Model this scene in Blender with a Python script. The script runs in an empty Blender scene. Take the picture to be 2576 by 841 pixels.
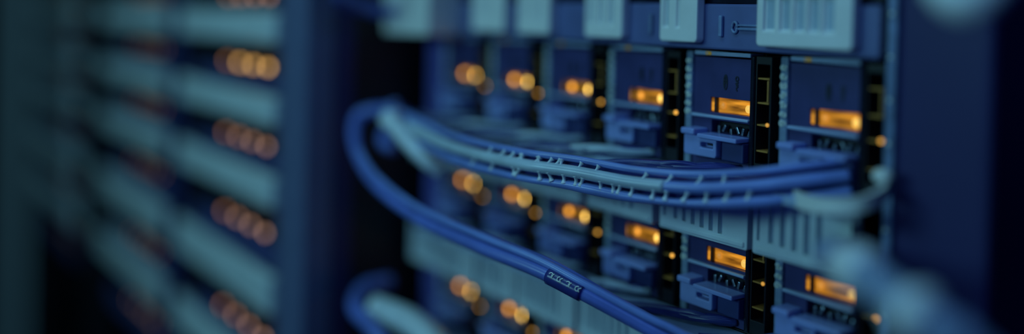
import bpy, bmesh, math, random
from mathutils import Matrix, Vector
random.seed(7)

# ------------------------------------------------------------------ camera, world, lights, exposure
scene = bpy.context.scene
C = scene.collection
CAM = Vector((0, 0, 1.35))
YAW = 0.956807
PITCH, ROLL = -0.017039, -0.023076

cam_data = bpy.data.cameras.new('camera')
cam = bpy.data.objects.new('camera', cam_data)
C.objects.link(cam)
cam.matrix_world = Matrix.Translation(CAM) @ Matrix.Rotation(PITCH, 4, 'X') @ Matrix.Rotation(ROLL, 4, 'Y') @ Matrix.Rotation(math.pi/2, 4, 'X')
cam_data.sensor_width = 36
cam_data.lens = 36*2400/2576
cam_data.shift_y = -(420.5-68.924)/2576
cam_data.clip_start = .01
cam_data.dof.use_dof = True
cam_data.dof.focus_distance = .615
cam_data.dof.aperture_fstop = .80
scene.camera = cam

world = bpy.data.worlds.new('world'); scene.world = world; world.use_nodes = True
world.node_tree.nodes['Background'].inputs[0].default_value = (.02, .05, .3, 1)
world.node_tree.nodes['Background'].inputs[1].default_value = .02

vs = scene.view_settings
vs.view_transform = 'Standard'; vs.look = 'None'; vs.gamma = 1; vs.use_curve_mapping = False
vs.exposure = 0.0

# rack frame: x along the rack front (right and nearer), y into the rack, z up; origin = first indicator lamp of the upper row
ORG = CAM + Vector((-.033283, .873853, -.058659))
RF = Matrix.Translation(ORG) @ Matrix.Rotation(-YAW, 4, 'Z')
FLOOR = -ORG.z
CEIL = 2.75-ORG.z

def area_lamp(name, loc, target, size, size_y, power, col):
    d = bpy.data.lights.new(name, 'AREA'); d.shape = 'RECTANGLE'; d.size = size; d.size_y = size_y
    d.energy = power; d.color = col
    o = bpy.data.objects.new(name, d); C.objects.link(o)
    p = RF @ Vector(loc); t = RF @ Vector(target)
    o.matrix_world = Matrix.Translation(p) @ (t-p).to_track_quat('-Z', 'Y').to_matrix().to_4x4()
    return o
area_lamp('key_light', (.02, -1.45, .36), (.1, 0, -.02), .9, .35, 5.9, (.29, .80, .95))  # added key light out of view, lighting the rack from the front
area_lamp('overhead_fill', (.10, -.75, 1.30), (.1, -.05, -.02), 1.2, .4, 3.8, (.28, .75, 1.0))  # unseen light added overhead to brighten the top surfaces
area_lamp('left_rack_fill', (-.35, -1.1, 1.30), (-.4, -.1, -.1), 1.0, .5, 2.0, (.28, .78, 1.0))  # unseen light added to brighten the bars of the left racks
area_lamp('blue_panel_fill', (.66, -.26, .52), (.46, 0, .08), .25, .25, .5, (.10, .26, 1.0))  # added light that brightens the upper part of the front panel

area_lamp('blue_shadow_fill', (1.0, -1.5, -.35), (.15, 0, -.1), .9, .9, 1.4, (.05, .10, 1.0))  # added fill that turns the shaded areas blue, not a fixture

# ------------------------------------------------------------------ materials
def mat(name, col, rough=.5, metal=0., var=.12, scale=60., emit=None, strength=0., spec=.5, stretch=None, trans=0.):
    m = bpy.data.materials.new(name); m.use_nodes = True
    nt = m.node_tree; b = nt.nodes['Principled BSDF']
    tc = nt.nodes.new('ShaderNodeTexCoord'); nz = nt.nodes.new('ShaderNodeTexNoise'); rp = nt.nodes.new('ShaderNodeValToRGB')
    nz.inputs['Scale'].default_value = scale; nz.inputs['Detail'].default_value = 4
    if stretch:
        mp = nt.nodes.new('ShaderNodeMapping'); mp.inputs['Scale'].default_value = stretch
        nt.links.new(tc.outputs['Object'], mp.inputs[0]); nt.links.new(mp.outputs[0], nz.inputs['Vector'])
    else:
        nt.links.new(tc.outputs['Object'], nz.inputs['Vector'])
    lo = [c*(1-var) for c in col]; hi = [min(1, c*(1+var)) for c in col]
    rp.color_ramp.elements[0].color = (*lo, 1); rp.color_ramp.elements[1].color = (*hi, 1)
    rp.color_ramp.elements[0].position = .35; rp.color_ramp.elements[1].position = .65
    nt.links.new(nz.outputs['Fac'], rp.inputs[0]); nt.links.new(rp.outputs[0], b.inputs['Base Color'])
    b.inputs['Roughness'].default_value = rough; b.inputs['Metallic'].default_value = metal
    b.inputs['Specular IOR Level'].default_value = spec
    if emit:
        b.inputs['Emission Color'].default_value = (*emit, 1); b.inputs['Emission Strength'].default_value = strength
    return m

M = {
 'white': mat('white_plastic', (.82, .80, .74), .38, var=.04),
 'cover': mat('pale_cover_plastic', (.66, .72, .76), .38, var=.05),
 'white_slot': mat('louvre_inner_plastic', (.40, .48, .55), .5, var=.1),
 'grey_white': mat('pale_grey_plastic', (.55, .58, .62), .42, var=.05),
 'bar': mat('blue_grey_painted_bar', (.115, .135, .30), .4, var=.08),
 'face': mat('navy_blade_face', (.052, .050, .150), .38, var=.15, scale=40, spec=.3),
 'strip': mat('pale_strip_plastic', (.20, .26, .36), .35, var=.25, scale=120),
 'latch': mat('periwinkle_latch_plastic', (.27, .33, .66), .35, var=.06),
 'black': mat('black_plastic', (.006, .006, .010), .45, var=.3),
 'gloss': mat('black_glossy_trim', (.010, .012, .022), .16, var=.2),
 'steel': mat('dull_contact_metal', (.25, .30, .38), .3, .8, var=.3, scale=300),
 'panel': mat('blue_painted_steel', (.040, .036, .120), .42, var=.06, scale=8, spec=.2),
 'rail': mat('blue_rail_paint', (.10, .10, .38), .4, var=.1, scale=20),
 'pale_rail': mat('pale_rail_metal', (.17, .23, .38), .4, var=.3, scale=60),
 'trim': mat('dark_blue_corner_trim', (.025, .035, .14), .5, var=.1),
 'tray': mat('pale_blue_tray_paint', (.38, .46, .62), .32, var=.12, scale=25),
 'cable': mat('blue_cable_sheath', (.13, .18, .54), .3, var=.12, scale=50),
 'bundle': mat('mid_blue_cable_sheath', (.20, .28, .64), .28, var=.1, scale=50),
 'cable_lit': mat('painted_lit_cable_sheath', (.52, .60, .66), .26, var=.1, scale=50),  # lit tone of the blue cables, put into the sheath colour
 'cable_dark': mat('dark_blue_cable_sheath', (.035, .042, .20), .24, var=.15, scale=50),
 'wrap': mat('pale_blue_wrap', (.70, .75, .78), .3, var=.12, scale=80),
 'cable_grey': mat('grey_blue_cable_sheath', (.30, .37, .52), .28, var=.08),
 'highlight_white': mat('highlight_white_sheath', (.84, .84, .80), .35, var=.06),  # bright highlight tone for the near cable and the added loop
 'print_dark': mat('dark_print', (.008, .012, .03), .5),
 'print_pale': mat('pale_print', (.78, .84, .70), .5, var=.3, scale=200),
 'print_amber': mat('glowing_amber_print', (.75, .45, .06), .4, emit=(1, .5, .06), strength=.06),  # amber print with a slight glow added to its colour
 'far_white': mat('pale_server_bar_plastic', (.62, .67, .68), .4, var=.05),
 'far_post': mat('pale_rack_post', (.12, .14, .25), .45, var=.06),
 'far_face': mat('blue_server_face', (.055, .065, .19), .4, var=.1),
 'rack_black': mat('black_rack_steel', (.004, .004, .009), .55, var=.2),
 'floor': mat('dark_floor_tile', (.02, .025, .04), .5),
 'wall': mat('dark_wall_paint', (.010, .012, .03), .8),
 'fin': mat('painted_glow_fin', (.62, .27, .06), .35, .2, var=.3),  # lamp glow on the fins put into their orange base colour
}
def amber(name, s, col=(1., .36, .025), base=(.45, .18, .02)):
    """streaked amber lens: uniform lamp light broken by dark streaks moulded along the lens"""
    m = mat(name, base, .25, var=.5, scale=260, stretch=(.12, 1, 1))
    nt = m.node_tree; b = nt.nodes['Principled BSDF']; nz = [n for n in nt.nodes if n.type == 'TEX_NOISE'][0]
    r = nt.nodes.new('ShaderNodeValToRGB')
    r.color_ramp.elements[0].color = (col[0]*.12, col[1]*.07, col[2]*.03, 1); r.color_ramp.elements[1].color = (*col, 1)
    r.color_ramp.elements[0].position = .33; r.color_ramp.elements[1].position = .66
    nt.links.new(nz.outputs['Fac'], r.inputs[0]); nt.links.new(r.outputs[0], b.inputs['Emission Color'])
    b.inputs['Emission Strength'].default_value = s
    return m
def lamp(name, col, s):
    return mat(name, (.2, .1, .02), .3, emit=col, strength=s)

# ------------------------------------------------------------------ mesh helpers
def mesh(name, bm, m, smooth=False):
    bmesh.ops.recalc_face_normals(bm, faces=bm.faces)
    me = bpy.data.meshes.new(name); bm.to_mesh(me); bm.free()
    for mm in (m if isinstance(m, (list, tuple)) else [m]): me.materials.append(M[mm] if isinstance(mm, str) else mm)
    if smooth:
        for f in me.polygons: f.use_smooth = True
    return me
def link(name, me, parent=None, loc=(0, 0, 0)):
    o = bpy.data.objects.new(name, me); C.objects.link(o)
    if parent is not None: o.parent = parent
    o.location = loc
    return o
def tag(o, label, cat, group=None):
    o['label'] = label; o['category'] = cat
    if group: o['group'] = group
    return o
def place(o, loc=(0, 0, 0)):
    o.matrix_world = RF @ Matrix.Translation(Vector(loc)); return o
def thing(name, label, cat, loc=(0, 0, 0), group=None):
    o = bpy.data.objects.new(name, None); C.objects.link(o); o.empty_display_size = .02
    place(o, loc); return tag(o, label, cat, group)
def soft(bm, off, seg=2):
    es = [e for e in bm.edges if len(e.link_faces) == 2 and e.calc_face_angle(0) > .5]
    if es: bmesh.ops.bevel(bm, geom=es, offset=off, segments=seg, profile=.5, affect='EDGES', clamp_overlap=True)
def box_bm(x0, x1, y0, y1, z0, z1, bev=0., seg=2):
    bm = bmesh.new()
    bmesh.ops.create_cube(bm, size=1)
    for v in bm.verts:
        v.co = Vector((x0 if v.co.x < 0 else x1, y0 if v.co.y < 0 else y1, z0 if v.co.z < 0 else z1))
    if bev: soft(bm, bev, seg)
    return bm
def box(name, x0, x1, y0, y1, z0, z1, m, parent=None, bev=0., seg=2):
    return link(name, mesh(name, box_bm(x0, x1, y0, y1, z0, z1, bev, seg), m), parent)
def plate_bm(x0, x1, z0, z1, yf, yb, cells, bev=.0008, corner=0., slope=0.):
    """a block whose front (y = yf) has rectangular recesses cells = (x0,x1,z0,z1,depth); recess floors use material 1"""
    bm = bmesh.new()
    xs = sorted({x0, x1, *[c[0] for c in cells], *[c[1] for c in cells]})
    zs = sorted({z0, z1, *[c[2] for c in cells], *[c[3] for c in cells]})
    def dep(i, j):
        if i < 0 or j < 0 or i >= len(xs)-1 or j >= len(zs)-1: return None
        cx, cz = (xs[i]+xs[i+1])/2, (zs[j]+zs[j+1])/2
        for a, b, c, d, e in cells:
            if a < cx < b and c < cz < d: return yf+e
        return yf
    cache = {}
    def V(x, y, z):
        k = (round(x, 7), round(y, 7), round(z, 7))
        if k not in cache: cache[k] = bm.verts.new((x, y, z))
        return cache[k]
    def F(vs_, mi=0):
        try:
            f = bm.faces.new(vs_); f.material_index = mi
        except ValueError: pass
    for i in range(len(xs)-1):
        for j in range(len(zs)-1):
            d = dep(i, j); a, b, c, e = xs[i], xs[i+1], zs[j], zs[j+1]
            F([V(a, d, c), V(b, d, c), V(b, d, e), V(a, d, e)], 1 if d > yf else 0)
            F([V(a, yb, c), V(a, yb, e), V(b, yb, e), V(b, yb, c)])
            for (di, dj, p, q) in ((1, 0, (b, c), (b, e)), (-1, 0, (a, c), (a, e)), (0, 1, (a, e), (b, e)), (0, -1, (a, c), (b, c))):
                n = dep(i+di, j+dj)
                if n is None: n = yb
                if n > d: F([V(p[0], d, p[1]), V(q[0], d, q[1]), V(q[0], n, q[1]), V(p[0], n, p[1])])
    bmesh.ops.recalc_face_normals(bm, faces=bm.faces)
    if corner:
        es = [e for e in bm.edges if abs(e.verts[0].co.x-e.verts[1].co.x) < 1e-7 and abs(e.verts[0].co.z-e.verts[1].co.z) < 1e-7
              and any(abs(e.verts[0].co.x-x) < 1e-7 for x in (x0, x1)) and any(abs(e.verts[0].co.z-z) < 1e-7 for z in (z0, z1))]
        if es: bmesh.ops.bevel(bm, geom=es, offset=corner, segments=4, profile=.5, affect='EDGES', clamp_overlap=True)
    if bev: soft(bm, bev, 2)
    if slope:
        for v in bm.verts: v.co.y += slope*max(0., (v.co.z-z0))
    return bm
def ball_bm(c, r, seg=14):
    bm = bmesh.new(); bmesh.ops.create_uvsphere(bm, u_segments=seg, v_segments=max(6, seg//2), radius=1)
    for v in bm.verts: v.co = Vector((c[0]+v.co.x*r[0], c[1]+v.co.y*r[1], c[2]+v.co.z*r[2]))
    return bm
def smooth_path(pts, n=10):
    P = [Vector(p) for p in pts]; P = [2*P[0]-P[1]]+P+[2*P[-1]-P[-2]]
    out = []
    for i in range(1, len(P)-2):
        a, b, c, d = P[i-1:i+3]
        for k in range(n):
            t = k/n
            out.append(.5*((2*b)+(c-a)*t+(2*a-5*b+4*c-d)*t*t+(3*b-a-3*c+d)*t**3))
    out.append(P[-2].copy()); return out
def frames(path):
    fr = []; up = Vector((0, 0, 1))
    for i, p in enumerate(path):
        t = (path[min(i+1, len(path)-1)]-path[max(i-1, 0)]).normalized()
        s = t.cross(up)
        if s.length < 1e-4: s = Vector((1, 0, 0))
        s.normalize(); fr.append((p, t, s, s.cross(t).normalized()))
    return fr
def tube_bm(path, r, seg=12, rz=None):
    bm = bmesh.new(); rings = []; n = len(path)
    for i, (p, t, s, u) in enumerate(frames(path)):
        rr = r(i/(n-1)) if callable(r) else r
        rings.append([bm.verts.new(p+s*math.cos(a)*rr+u*math.sin(a)*(rz or rr)) for a in [2*math.pi*k/seg for k in range(seg)]])
    for a, b in zip(rings, rings[1:]):
        for k in range(seg): bm.faces.new([a[k], a[(k+1) % seg], b[(k+1) % seg], b[k]])
    bm.faces.new(rings[0][::-1]); bm.faces.new(rings[-1])
    return bm
def tube(name, pts, r, m, parent=None, n=10, seg=12, raw=False, rz=None):
    path = pts if raw else smooth_path(pts, n)
    return link(name, mesh(name, tube_bm(path, r, seg, rz), m, True), parent)
def copy_tree(o, parent=None):
    c = o.copy(); C.objects.link(c); c.parent = parent
    for ch in list(o.children): copy_tree(ch, c)
    return c
def glyph_bm(strokes, size, y, th=.00022):
    """thin raised strokes on the plane y; strokes are lists of (x,z) in 0..1"""
    bm = bmesh.new()
    for st in strokes:
        path = smooth_path([(a*size[0], 0, b*size[1]) for a, b in st], 4)
        base = len(bm.verts); L = []
        for i, p in enumerate(path):
            t = (path[min(i+1, len(path)-1)]-path[max(i-1, 0)]).normalized(); s = Vector((-t.z, 0, t.x))*th
            L.append([bm.verts.new((p+s).to_tuple()), bm.verts.new((p-s).to_tuple())])
        for v in [v for q in L for v in q]: v.co.y = y
        for a, b in zip(L, L[1:]): bm.faces.new([a[0], a[1], b[1], b[0]])
    ex = bmesh.ops.extrude_face_region(bm, geom=list(bm.faces))
    for v in [g for g in ex['geom'] if isinstance(g, bmesh.types.BMVert)]: v.co.y += .0003
    return bm
def loop_stroke(cx, cz, rx, rz, a0=0, a1=2*math.pi, n=9):
    return [(cx+rx*math.cos(a0+(a1-a0)*k/(n-1)), cz+rz*math.sin(a0+(a1-a0)*k/(n-1))) for k in range(n)]

# ------------------------------------------------------------------ the room
def struct(name, x0, x1, y0, y1, z0, z1, m):
    o = link(name, mesh(name, box_bm(x0, x1, y0, y1, z0, z1), m)); place(o); o['kind'] = 'structure'
    return o
struct('floor', -4, 3, -3, 3, FLOOR-.1, FLOOR, 'floor')
struct('ceiling', -4, 3, -3, 3, CEIL, CEIL+.1, 'wall')
struct('wall_back', -4, 3, 3, 3.1, FLOOR, CEIL, 'wall')
struct('wall_left', -4.1, -4, -3, 3, FLOOR, CEIL, 'wall')
struct('wall_right', 3, 3.1, -3, 3, FLOOR, CEIL, 'wall')
struct('wall_front', -4, 3, -3.1, -3, FLOOR, CEIL, 'wall')

# ------------------------------------------------------------------ main rack
TOP = .62
rack = thing('server_rack', 'blue and black server rack holding the blade servers with amber windows', 'rack', (0, 0, FLOOR))
def rk(name, x0, x1, y0, y1, z0, z1, m, bev=.001):
    return box(name, x0, x1, y0, y1, z0-FLOOR, z1-FLOOR, m, rack, bev)
rk('mounting_rail', -.086, -.0535, .000, .04, FLOOR, TOP, 'rail', .002)
rk('mounting_rail', .4205, .4265, -.001, .02, FLOOR, TOP, 'pale_rail', .001)
rk('front_panel', .4275, .481, -.001, .05, FLOOR, TOP, 'panel', .004)
rk('side_panel', -.088, -.086, .04, .50, FLOOR, TOP, 'rack_black')
rk('side_panel', .479, .481, .05, .50, FLOOR, TOP, 'rack_black')
rk('back_panel', -.086, .481, .50, .502, FLOOR, TOP, 'rack_black')
rk('top_panel', -.088, .481, .0, .502, TOP, TOP+.01, 'rack_black')
for i in range(14):
    z = .11-.024*i
    o = link('rail_hole', bpy.data.meshes.get('rail_hole') or mesh('rail_hole', ball_bm((0, 0, 0), (.0013, .0008, .0013), 10), 'print_pale', True), rack, (.4235, -.0012, z-FLOOR))

# ---- blades -------------------------------------------------------------------------------
LAMP = [17.0, 11.0, 6.0, 2.4, .9, 1.3]          # strengths raised on farther blades so their blurred discs stay bright
GLOW = [.10, .14, .24, .50, .75, .70]
lampm = [lamp('amber_lamp_%d' % k, (1., .60, .12), LAMP[k]) for k in range(6)]
lamp2m = [lamp('amber_side_lamp_%d' % k, (1., .40, .05), LAMP[k]*[.22, .36, .5, .6, .6, .5][k]) for k in range(6)]
ledm = [lamp('amber_led_%d' % k, (1., .48, .07), [2., 2., 1.8, 1.6, .6, 1.2][k]) for k in range(6)]
glowm = [amber('amber_lens_%d' % k, GLOW[k]) for k in range(6)]

def mk(name, bm, m, smooth=False): return mesh(name, bm, m, smooth)
B = {}
B['face'] = mk('face', plate_bm(-.0452, .0042, -.043, .0310, 0, .012, [(-.0300, .0036, -.0056, .0045, .0055), (-.0285, .0036, -.0190, -.0105, .0075)], .0005), ['face', 'black'])
B['body'] = mk('body', box_bm(-.0515, .0065, .012, .16, -.0435, .0345), 'rack_black')
B['strip'] = mk('light_strip', box_bm(-.0512, -.0454, -.0022, .012, -.043, .0345, .0012, 3), 'strip')
B['top'] = mk('top_strip', box_bm(-.0445, .0042, -.0012, .012, .0322, .0350, .0006), 'tray')
B['edge'] = mk('edge_trim', box_bm(.0044, .0078, -.0016, .03, -.0435, .0335, .0012, 3), 'gloss')
B['ledge'] = mk('ledge', box_bm(-.0452, .0044, -.0026, .002, -.0094, -.0074, .0008, 3), 'tray')
B['lens'] = mk('amber_lens', box_bm(-.0272, .0034, .0035, .0052, -.0054, .0043, .0004), glowm[0])
B['divider'] = mk('lens_divider', box_bm(-.0274, -.0256, .0008, .0050, -.0055, .0044, .0003), 'black')
B['tab'] = mk('amber_tab', box_bm(-.0300, -.0276, .0012, .0050, -.0050, .0040, .0005), glowm[0])
B['lamp'] = mk('indicator_lamp', ball_bm((.0002, .0030, -.0012), (.0025, .0016, .0027)), lampm[0], True)
B['lamp2'] = mk('indicator_lamp_small', ball_bm((-.0212, .0030, -.0008), (.0021, .0014, .0023)), lamp2m[0], True)
B['pin'] = mk('contact_pin', box_bm(-.0010, .0010, .0030, .0070, -.0040, .0012, .0005), 'steel')
# card slot beside the face: open pocket with fins on its inner wall
def pocket():
    bm = plate_bm(.0080, .0203, -.0435, .0335, 0, .05, [(.0090, .0192, -.0345, .0285, .0300)], .0003)
    return bm
B['pocket'] = mk('card_slot', pocket(), ['black', 'black'])
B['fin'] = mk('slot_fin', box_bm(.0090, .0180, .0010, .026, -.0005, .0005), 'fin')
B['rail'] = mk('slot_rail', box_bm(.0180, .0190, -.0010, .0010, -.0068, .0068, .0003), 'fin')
B['led'] = mk('status_led', ball_bm((.0186, -.0006, -.0092), (.0013, .0010, .0013), 12), ledm[0], True)
# latch
def latch_bm():
    bm = plate_bm(-.0440, -.0150, -.0345, -.0205, -.0100, .001, [(-.0290, -.0180, -.0285, -.0250, .006)], .0010, .002)
    return bm
B['latch'] = mk('release_latch', latch_bm(), ['latch', 'print_dark'])
B['arm'] = mk('latch_arm', box_bm(-.0300, .0038, -.0125, .001, -.0222, -.0192, .0008), 'latch')
B['tabl'] = mk('latch_tab', box_bm(-.0440, -.0318, -.0135, .001, -.0206, -.0165, .0012, 3), 'latch')
B['skirt'] = mk('skirt', box_bm(-.0140, .0042, -.0060, .001, -.0355, -.0225, .0010), 'trim')
B['m1'] = mk('printed_mark', glyph_bm([loop_stroke(.5, .5, .5, .5), loop_stroke(.5, .72, .25, .16), loop_stroke(.5, .35, .25, .16, 0, 4.5)], (.0030, .0095), 0, .0004), 'print_dark')
B['m2'] = mk('printed_mark', glyph_bm([loop_stroke(.5, .85, .45, .14), [(.1, .7), (.9, .6), (.1, .5), (.9, .42)], [(.2, .38), (.8, .3), (.3, .2), (.6, 0)]], (.0026, .0095), 0, .0004), 'print_dark')
B['m3'] = mk('printed_mark', glyph_bm([loop_stroke(.25, .5, .22, .45), [(.5, 0), (.5, 1)], loop_stroke(.78, .5, .2, .45, .5, 6.5), loop_stroke(.78, .45, .08, .2)], (.0050, .0022), 0, .00025), 'print_amber')
sm = []
zz = .0285
for i, r in enumerate((.0011, .0013, .0016, .0016, .0015, .0012, .0015)):
    sm.append(mk('strip_mark', glyph_bm([loop_stroke(.35, .5, .35, .5, i, i+5.2), loop_stroke(.75, .45, .25, .4, i*2, i*2+5), loop_stroke(.35, .45, .12, .2)], (.0048, r*2.3), 0, .00034), 'print_pale'))

def make_blade(k, z, label, group):
    t = thing('blade_server', label, 'server', (k*.08, 0, z), group)
    link('body', B['body'], t); face = link('face', B['face'], t)
    st = link('light_strip', B['strip'], t)
    top = link('top_strip', B['top'], t)
    link('edge_trim', B['edge'], t); link('ledge', B['ledge'], t)
    def lit(name, key, mm, par):
        o = link(name, B[key], par); o.material_slots[0].link = 'OBJECT'; o.material_slots[0].material = mm; return o
    ln = lit('amber_lens', 'lens', glowm[k], t); lit('amber_tab', 'tab', glowm[k], t)
    link('lens_divider', B['divider'], ln)
    lit('indicator_lamp', 'lamp', lampm[k], ln); lit('indicator_lamp', 'lamp2', lamp2m[k], ln)
    for i in range(6):
        p = link('contact_pin', B['pin'], face, (-.025+.0052*i, 0, -.0155+.0012*math.sin(i*2.3))); p.rotation_euler = (0, .5*math.sin(i*1.7), 0)
    ps = link('card_slot', B['pocket'], t)
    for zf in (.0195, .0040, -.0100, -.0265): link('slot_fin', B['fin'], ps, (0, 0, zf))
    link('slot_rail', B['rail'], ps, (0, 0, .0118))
    lit('status_led', 'led', ledm[k], t)
    la = link('release_latch', B['latch'], t)
    link('latch_arm', B['arm'], la); link('latch_tab', B['tabl'], la)
    link('skirt', B['skirt'], t)
    link('printed_mark', B['m1'], face, (-.0185, -.0004, .0105)); link('printed_mark', B['m2'], face, (-.0085, -.0004, .0100))
    link('printed_mark', B['m3'], top, (-.0340, -.0016, .0325))
    for i, me in enumerate(sm): link('strip_mark', me, st, (-.0506, -.0026, .0265-i*.0058))
    return t
ORD = ['leftmost', 'second', 'third', 'fourth', 'fifth', 'sixth']
ROWS = [('upper', 0., 6), ('middle', -.1, 6), ('lowest', -.2, 4)]
for rn, z, n in ROWS:
    for k in range(n):
        make_blade(k, z, 'navy blade server with amber window, %s from left in %s row' % (ORD[k], rn), 'server blades in the main rack')

# ---- chassis shelves between the rows and the cable trays under the blades
for rn, z, n in ROWS:
    sh = box('chassis_shelf', -.0535, .4205, .002, .18, -.0018, .0018, 'black', None, .0005)
    place(sh, (0, 0, z-.0462)); tag(sh, 'black steel shelf under the %s row of blades' % rn, 'shelf')
    tr = thing('cable_tray', 'pale blue cable tray along the foot of the %s row of blades' % rn, 'tray', (0, 0, z-.0462))
    box('tray_floor', -.0500, .4180, -.0300, .0015, -.0012, .0008, 'tray', tr, .0004)
    box('front_lip', -.0500, .4180, -.0322, -.0298, -.0030, .0024, 'tray', tr, .0008, 3)
    for k in range(6):
        box('label_plate', k*.08+.0130, k*.08+.0275, -.0335, -.0324, -.0030, .0055, 'grey_white', tr, .0004)

# ---- louvred covers under the trays (middle and lowest rows)
def louvre_cover(name, x0, x1, z0, z1, label, group, deep=.016):
    t = thing(name, label, 'cover', (x0, 0, z0), group)
    w, h = x1-x0, z1-z0
    sl = [(w*.045, w*.075, h*.22, h*.96, .003)]
    n = max(3, int(round((w-.02)/.0092)))
    for i in range(n):
        a = w*.17+i*(w*.62/n); sl.append((a, a+w*.62/n*.45, h*(.22-.012*i), h*.93, .0035))
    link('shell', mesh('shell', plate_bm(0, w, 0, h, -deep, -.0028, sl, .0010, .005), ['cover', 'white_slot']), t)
    lip = box('bottom_lip', .002, w-.002, -deep-.0012, -deep+.004, .0012, .0052, 'cover', t, .0012, 3)
    return t
for rn, zt, spans in (('middle', -.1, [(-.088, -.005), (.002, .085), (.090, .172), (.180, .2505), (.2580, .3355), (.3400, .4100)]),
                      ('lowest', -.2, [(-.088, .027), (.033, .0865), (.090, .1675), (.1725, .250)])):
    for i, (a, b) in enumerate(spans):
        louvre_cover('louvred_cover', a, b, zt+.0125, zt+.0505, 'white louvred plastic cover above the %s blade row, %s from the left' % (rn, ORD[i]), 'white louvred covers', .013)

# ---- upper panel with the small white modules
pn = thing('mounting_panel', 'blue grey horizontal panel across the top carrying white slotted modules', 'panel', (0, 0, .0365))
box('panel_face', -.090, .4195, -.006, -.0026, 0, .0300, 'bar', pn, .0015, 3)
box('panel_flange', -.052, .4195, -.0026, .05, .0302, .0340, 'gloss', pn, .0006)
for x in (.237, .3025):
    box('release_lever', x, x+.0030, -.0085, -.0060, .0085, .0225, 'pale_rail', pn, .0008)
kl = link('keyhole_ring', mesh('keyhole_ring', tube_bm(smooth_path([(.3155+.0022*math.cos(a), -.0068, .0150+.0034*math.sin(a)) for a in [i*math.pi/4 for i in range(9)]], 3), .0010, 8), 'pale_rail', True), pn)
box('pull_rod', .3185, .336, -.0080, -.0060, .0132, .0150, 'pale_rail', pn, .0006)
box('pull_rod', .3185, .336, -.0080, -.0060, .0158, .0170, 'pale_rail', pn, .0004)
def small_module(x0, x1, slots, label, out=.0075, z0=.0405, h=.0375):
    t = thing('slotted_module', label, 'module', (x0, -.006, z0), 'white modules on the top panel')
    w = x1-x0
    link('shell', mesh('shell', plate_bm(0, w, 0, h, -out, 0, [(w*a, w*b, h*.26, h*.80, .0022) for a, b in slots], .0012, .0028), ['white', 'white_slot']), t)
    link('base', mesh('base', box_bm(.0015, w-.0015, -.001, .0005, .0015, h-.0015), 'grey_white'), t)
small_module(-.100, -.015, [(.10, .16), (.30, .36)], 'broad deep white module at the far left end of the top panel', .036, .0345, .0440)
small_module(.014, .064, [(.22, .30), (.48, .56)], 'white module second from the left on the top panel')
small_module(.084, .1275, [(.2, .3), (.62, .72)], 'white module third from the left on the top panel')
small_module(.1725, .2145, [(.10, .21), (.37, .48), (.64, .76)], 'white module with three clear slots, fourth from left on the top panel')
small_module(.2535, .2885, [(.10, .23), (.45, .54)], 'narrow white module with two slots, fifth from left on the top panel')
small_module(.3385, .4070, [(.08, .2), (.26, .37), (.41, .52), (.56, .67), (.71, .82)], 'large white module with five slots, nearest on the top panel')

# ------------------------------------------------------------------ cables
def offset_path(path, du, dv, tw=0., ph=0., amp=0.):
    out = []
    fr = frames(path); n = len(fr)
    for i, (p, t, s, u) in enumerate(fr):
        a = ph+tw*i/n*2*math.pi
        out.append(p+s*(du+amp*math.cos(a))+u*(dv+amp*math.sin(a)))
    return out
def helix_path(path, r_s, r_u, turns, n, i0=0., i1=1., ph=0.):
    fr = frames(path); N = len(fr)-1; out = []
    for k in range(n):
        f = (i0+(i1-i0)*k/(n-1))*N; i = min(int(f), N-1); q = f-i
        p = fr[i][0].lerp(fr[i+1][0], q); s = fr[i][2]; u = fr[i][3]; a = ph+turns*2*math.pi*k/(n-1)
        out.append(p+s*r_s*math.cos(a)+u*r_u*math.sin(a))
    return out
def cable(name, path, r, m, label, group=None, seg=12, cat='cable'):
    o = link(name, mesh(name, tube_bm(path, r, seg), m, True)); place(o)
    return tag(o, label, cat, group)

# upper bundle: three cables and an added dark core held together by a spiral wrap, bowing out in front of the upper row
up = smooth_path([(-.030, -.064, -.036), (-.018, -.0745, -.0385), (.040, -.081, -.041), (.118, -.091, -.0455), (.208, -.0975, -.0440), (.253, -.084, -.0440), (.290, -.067, -.0465), (.3275, -.053, -.0450), (.360, -.036, -.0400), (.384, -.022, -.0340), (.400, -.004, -.0300)], 14)
UG = 'cables of the upper bundle'
cA = offset_path(up, .0030, -.0005); cB = offset_path(up, .0022, -.0098); cC = offset_path(up, .0008, .0076)
fa = cable('bundled_cable', cA, lambda t: .0037+.0030*max(0, 1-t/.30), 'bundle', 'front cable with painted lit stretch of the bundle slung under the upper blades', UG)
cable('bundled_cable', cB, lambda t: .0031+.0006*math.sin(26*t), 'bundle', 'blue lowest cable of the bundle slung under the upper blades', UG)
cable('bundled_cable', cC, lambda t: .0023+.0025*max(0, 1-t/.30), 'bundle', 'blue topmost cable of the bundle slung under the upper blades', UG)
cable('bundled_cable', offset_path(up, -.0068, -.0030, 2, 2, .0012), .0078, 'cable_dark', 'thick dark blue core added to darken the gaps of the upper bundle', UG)  # core put in so the gaps between the strands look dark
NA = int(len(cA)*.66)
link('lit_stretch', mesh('lit_stretch', tube_bm(cA[2:NA], lambda t: .0041+.0030*max(0, 1-t*.66/.30), 12), 'cable_lit', True), fa)  # lit left part of the cable painted paler; shaded rest stays blue
lac = thing('cable_lacing', 'pale blue lattice lacing that links the strands of the upper bundle', 'cable lacing')
def lace(P, Q, f, lean, r0):
    n = len(P)-1; i = min(n, max(0, int(f*n))); j = min(n, max(0, int((f+lean)*n)))
    a, b = P[i].lerp(Q[j], .22)+Vector((0, -.0016, 0)), Q[j].lerp(P[i], .16)+Vector((0, -.0012, 0)); m_ = (a+b)/2
    link('lacing_link', mesh('lacing_link', tube_bm(smooth_path([a, m_, b], 6), lambda t: r0*(.70+.75*(2*t-1)**2), 8), 'wrap', True), lac)
rl = random.Random(3)
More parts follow.
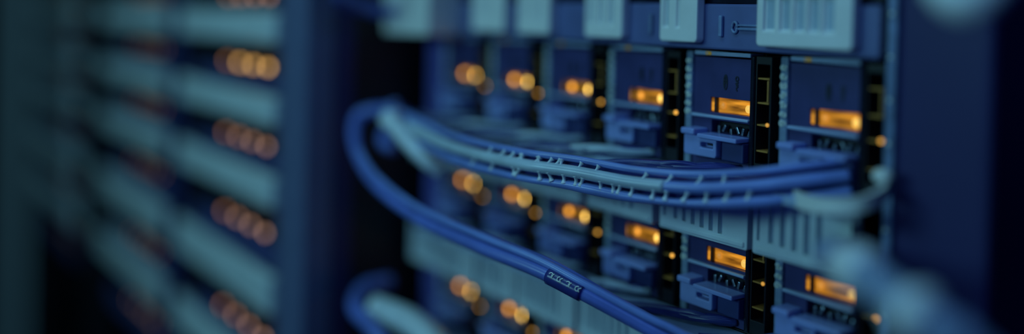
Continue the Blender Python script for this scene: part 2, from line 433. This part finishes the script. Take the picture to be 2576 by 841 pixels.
for f, ln in ((.345, -.006), (.372, -.003), (.400, .002), (.415, -.008), (.447, -.004), (.462, .003), (.492, -.005), (.512, -.004), (.527, -.007), (.556, -.004), (.578, -.006), (.592, -.008), (.612, -.006), (.645, -.009), (.668, -.008), (.700, -.010), (.735, -.010), (.765, -.012), (.800, -.010)):
    lace(cA, cB, f, ln, .0017)
for f, ln in ((.36, .010), (.375, .012), (.39, .012), (.405, .012), (.42, -.010), (.433, .014), (.445, -.006), (.457, .012), (.47, .012), (.485, -.006), (.51, .010), (.54, .008), (.62, .012), (.66, .012), (.71, .012), (.75, .012)):
    lace(cA, cC, f, ln, .0013)
# left end of the bundle: two sheathed cable ends hanging down
e1 = smooth_path([(.020, -.0900, -.0340), (.0080, -.0935, -.0360), (.0266, -.0931, -.0420), (.0415, -.0897, -.0525), (.0591, -.0825, -.0654), (.0659, -.0732, -.0733)], 10)
cable('cable_end', e1, lambda t: .0075-.002*abs(t-.5), 'wrap', 'pale cable end folding down at the left turn of the upper bundle')
e2 = smooth_path([(-.020, -.062, -.046), (-.045, -.066, -.055), (-.038, -.072, -.064), (-.015, -.074, -.066)], 8)
cable('cable_end', e2, .0055, 'cable', 'blue cable stub tucked behind the left turn of the upper bundle')
# lower loop
lo = smooth_path([(-.004, -.074, -.0350), (-.040, -.068, -.0340), (-.064, -.083, -.0400), (-.050, -.0955, -.0560), (-.018, -.1050, -.0730), (.0274, -.1110, -.0893), (.0992, -.1136, -.1017), (.1760, -.1090, -.1071), (.2323, -.0986, -.1120), (.2632, -.0897, -.1187), (.2880, -.0734, -.1300), (.3110, -.0590, -.1400), (.335, -.040, -.150), (.355, -.004, -.146)], 14)
cable('looping_cable', lo, lambda t: .0046+.0014*max(0, 1-t/.45), 'cable', 'blue cable looping from the upper bundle down across the middle covers')
cable('looping_cable', offset_path(lo[55:], .000, .0072, 1.3, 0, .0012), .0026, 'bundle', 'thin blue cable riding on the big looping blue cable')
cable('looping_cable', offset_path(lo[84:], -.006, .0040, 1., 1, .001), .0038, 'cable', 'second blue cable behind the loop near the lowest covers')
slv = cable('cable_sleeve', lo[116:129], .0058, 'cable_dark', 'dark blue glossy sleeve around the looping cable', None, 14, 'sleeve')
fr = frames(lo)
for i in (118, 121, 124, 127):
    p, t, s, u = fr[i]
    g = link('printed_mark', mesh('printed_mark', glyph_bm([loop_stroke(.4, .5, .4, .5, i, i+4.4), [(.9, 0), (.6, .5), (1., 1.)]], (.0036, .0030), 0, .0003), 'print_pale'), slv)
    nrm = (u*.8-s*(-.6)).normalized()
    nrm = Vector((.35, -.75, .55)).normalized(); zc = (nrm-t*nrm.dot(t)).normalized()
    xa = t; ya = -zc; za = xa.cross(ya)
    g.matrix_local = Matrix.Translation(p+zc*.0061) @ Matrix((xa, ya, za)).transposed().to_4x4() @ Matrix.Translation((-.0018, 0, -.0015))
# left end of lowest bundle and the top left cable
b3 = smooth_path([(-.080, -.040, -.205), (-.075, -.070, -.206), (-.0436, -.0937, -.2121), (-.005, -.095, -.221), (.04, -.09, -.242), (.08, -.09, -.262)], 10)
cable('looping_cable', b3, .0070, 'cable', 'blue cable turning at the bottom left of the main rack')
b4 = smooth_path([(-.034, -.0800, -.2120), (-.0171, -.0735, -.2136), (.0127, -.0659, -.2160), (.040, -.058, -.2280), (.06, -.05, -.245)], 10)
cable('cable_end', b4, .0120, 'wrap', 'thick pale cable sleeve at the bottom left of the main rack')
tl = smooth_path([(-.070, -.001, .190), (-.058, -.060, .175), (-.050, -.118, .120), (-.0607, -.1094, .0740), (-.0726, -.0918, .0655), (-.0809, -.0692, .0578), (-.0834, -.0468, .0545), (-.080, -.036, .054)], 8)
cable('patch_cable', tl, .0065, 'cable', 'blue cable entering the far left white module at the top')

# fans of thin cables leaving the foot of each blade and joining the bundle
for rn, z, n in ROWS:
    for k in range(n):
        for i in range(6):
            u0 = k*.08
            a = i/5
            fy = .5 if z < 0 or k == 5 else 1.      # cables of the other rows lie on their tray, those of the upper row reach the bundle
            fx = .55 if k == 0 else 1.
            pts = [(u0-.002-.004*a, .0, z-.0395-.0004*i), (u0-(.010+.006*a)*fx, -.014*fy, z-.0395+.0012*math.sin(i*2.1)), (u0-(.026+.008*a)*fx, (-.030-.003*a)*fy, z-.0395+.0016*math.sin(i*1.7+k)),
                   (u0-(.050+.010*a)*fx, (-.042-.006*a)*fy, z-.0410+.0014*math.cos(i*2.6+k)), (u0-(.072+.012*a)*fx, (-.055-.010*a)*fy, z-.0425-.0002*i)]
            cable('server_cable', smooth_path(pts, 7), .0024, 'cable_lit' if k < 4 and i % 3 == 0 else 'cable_dark',  # some cables painted paler, standing for highlights along the fans
                  ('thin highlight-toned' if k < 4 and i % 3 == 0 else 'thin dark')+' blue cable fanning from the foot of the %s blade, %s row' % (ORD[k], rn), 'thin cables leaving the blades', 8)

# cable guide ring at the right end of the upper tray
def ribbon_bm(path, h, th):
    bm = bmesh.new(); R = []
    for p, t, s, u in frames(path):
        R.append([bm.verts.new(p+s*a*th/2+Vector((0, 0, b*h/2))) for a, b in ((-1, -1), (1, -1), (1, 1), (-1, 1))])
    for a, b in zip(R, R[1:]):
        for k in range(4): bm.faces.new([a[k], a[(k+1) % 4], b[(k+1) % 4], b[k]])
    bm.faces.new(R[0][::-1]); bm.faces.new(R[-1]); soft(bm, .0008, 2)
    return bm
for rn, z in (('upper', 0.), ):
    t = thing('cable_guide', 'white curved cable guide ring at the right end of the upper tray', 'cable guide', (0, 0, z))
    rp = smooth_path([(.4235, -.002, -.033), (.4330, -.020, -.0350), (.4310, -.036, -.0390), (.4150, -.042, -.0420), (.396, -.036, -.0440), (.380, -.024, -.0445), (.372, -.004, -.0440)], 8)
    link('band', mesh('band', ribbon_bm(rp, .0085, .0030), 'white'), t)
    link('knob', mesh('knob', ball_bm((.4285, -.013, -.0265), (.0060, .0050, .0045)), 'white', True), t)
# near thick cable on the right, and the white loop added above
fg = smooth_path([(.4080, -.0130, -.0720), (.4427, -.0761, -.0590), (.4819, -.1072, -.0530), (.5067, -.1242, -.0540), (.5248, -.1333, -.0560), (.5402, -.1290, -.0640), (.552, -.110, -.085), (.556, -.08, -.12)], 10)
n1 = cable('thick_cable', fg, .0084, 'cable_grey', 'thick grey blue cable with painted white highlights sweeping to the bottom right')
for i, (idx, r) in enumerate(((19, .0120), (40, .0125))):
    q = mesh('highlight_bulge', tube_bm(fg[idx-3:idx+4], lambda t: r*(.75+.25*math.sin(math.pi*t)), 14), 'highlight_white', True)
    link('highlight_bulge', q, n1)  # white bulges stand in for bright round highlights on the cable
tp = smooth_path([(.455, -.001, .190), (.470, -.035, .170), (.494, -.065, .122), (.499, -.080, .086), (.5072, -.0906, .0730), (.5178, -.0931, .0675), (.5240, -.0890, .0730), (.531, -.078, .096), (.528, -.065, .150), (.495, -.040, .205), (.470, -.001, .235)], 8)
cable('thick_cable', tp, .0095, 'highlight_white', 'thick white loop added for the round bright blur at the top right corner')  # loop made up to give a round bright blur

# ------------------------------------------------------------------ racks further along the aisle
YL = -.1164
far_led = lamp('far_orange_led', (1., .55, .38), 1.3)
far_led2 = lamp('far_orange_led_dim', (1., .46, .22), 1.1)
far_led3 = lamp('far_amber_led', (1., .54, .16), 3.4)
far_bay = [lamp('second_rack_led', (1., .55, .25), .35), lamp('farthest_rack_led', (1., .7, .3), .08)]
led_me = mesh('status_led', ball_bm((0, 0, 0), (.0036, .0020, .0036), 12), far_led, True)
UNITS = [(.100, .140, .068, .055), (.016, .055, -.0045, -.030), (-.067, -.030, -.0855, -.111), (-.150, -.111, -.1745, -.211), (-.258, -.211, -.2820, -.310), (-.355, -.310, -.3800, -.420)]
BAYS = [(-.510, -.178, 'nearest'), (-.945, -.572, 'second'), (-1.580, -1.115, 'farthest')]
RN = ['topmost', 'second', 'third', 'fourth', 'fifth', 'sixth']
for bi, (x0, x1, bn) in enumerate(BAYS):
    t = thing('server_rack', ['dark rack with pale corner post and black side, left of the main rack', 'blurred dark rack second from the main rack', 'blurred dark rack at the far left'][bi], 'rack', (0, YL, FLOOR))
    def rb(name, a, b, c, d, e, f, m, bev=.001): return box(name, a, b, c, d, e-FLOOR, f-FLOOR, m, t, bev)
    if bi == 0:
        rb('corner_post', x1+.002, -.110, -.002, .03, FLOOR, TOP, 'far_post', .004)
        sp = rb('side_panel', -.113, -.110, .03, .55, FLOOR, TOP, 'rack_black')
        rb('side_trim', -.1098, -.1085, .030, .047, FLOOR, TOP, 'panel', .0005)
        rb('post', x0-.020, x0-.002, -.001, .03, FLOOR, TOP, 'trim')
    elif bi == 1:
        rb('corner_post', x1+.002, x1+.004, .0, .03, FLOOR, TOP, 'trim')
        rb('post', x0-.13, x0-.002, .0, .03, FLOOR, TOP, 'rack_black')
    else:
        rb('corner_post', x1+.002, x1+.020, .0, .03, FLOOR, TOP, 'rack_black')
        rb('post', x0-.14, x0-.002, .0, .03, FLOOR, TOP, 'rack_black')
        rb('front_panel', x0-.9, x0-.2, -.002, .03, FLOOR, TOP, 'cover')
    rb('back_panel', x0, x1, .50, .51, FLOOR, TOP, 'rack_black')
    rb('top_panel', x0, x1+.06 if bi == 0 else x1, .0, .51, TOP, TOP+.01, 'rack_black')
    for r, (b0, b1, lz, z0) in enumerate(UNITS):
        u = thing('rack_server', 'white barred server with orange lights, %s from top in %s left rack' % (RN[r], bn), 'server', (x1, YL, z0), 'servers in the left racks')
        w = x1-x0; top = b1-z0
        box('body', -w, 0, .006, .45, .0005, top-.0005, 'rack_black', u)
        box('front_bar', -w+.002, -.003, -.007, .006, b0-z0+.003, b1-z0-.003, 'far_white', u, .005, 3)
        box('face_plate', -w*.80, -.002, -.001, .006, .001, lz-z0-.009, 'far_face', u, .001)
        box('drive_bay', -w+.002, -w*.82, .002, .006, .001, b0-z0-.001, 'gloss', u, .001)
        for i in range(4):
            o = link('status_led', led_me, u, (-.027-.0415*i, -.002, lz-z0))
            o.material_slots[0].link = 'OBJECT'
            o.material_slots[0].material = ((far_led3 if r == 1 else far_led) if i < 3 else far_led2) if bi == 0 else far_bay[bi-1]
            box('led_mount', -.0305-.0415*i, -.0235-.0415*i, .0, .006, lz-z0-.0035, lz-z0+.0035, 'black', u)
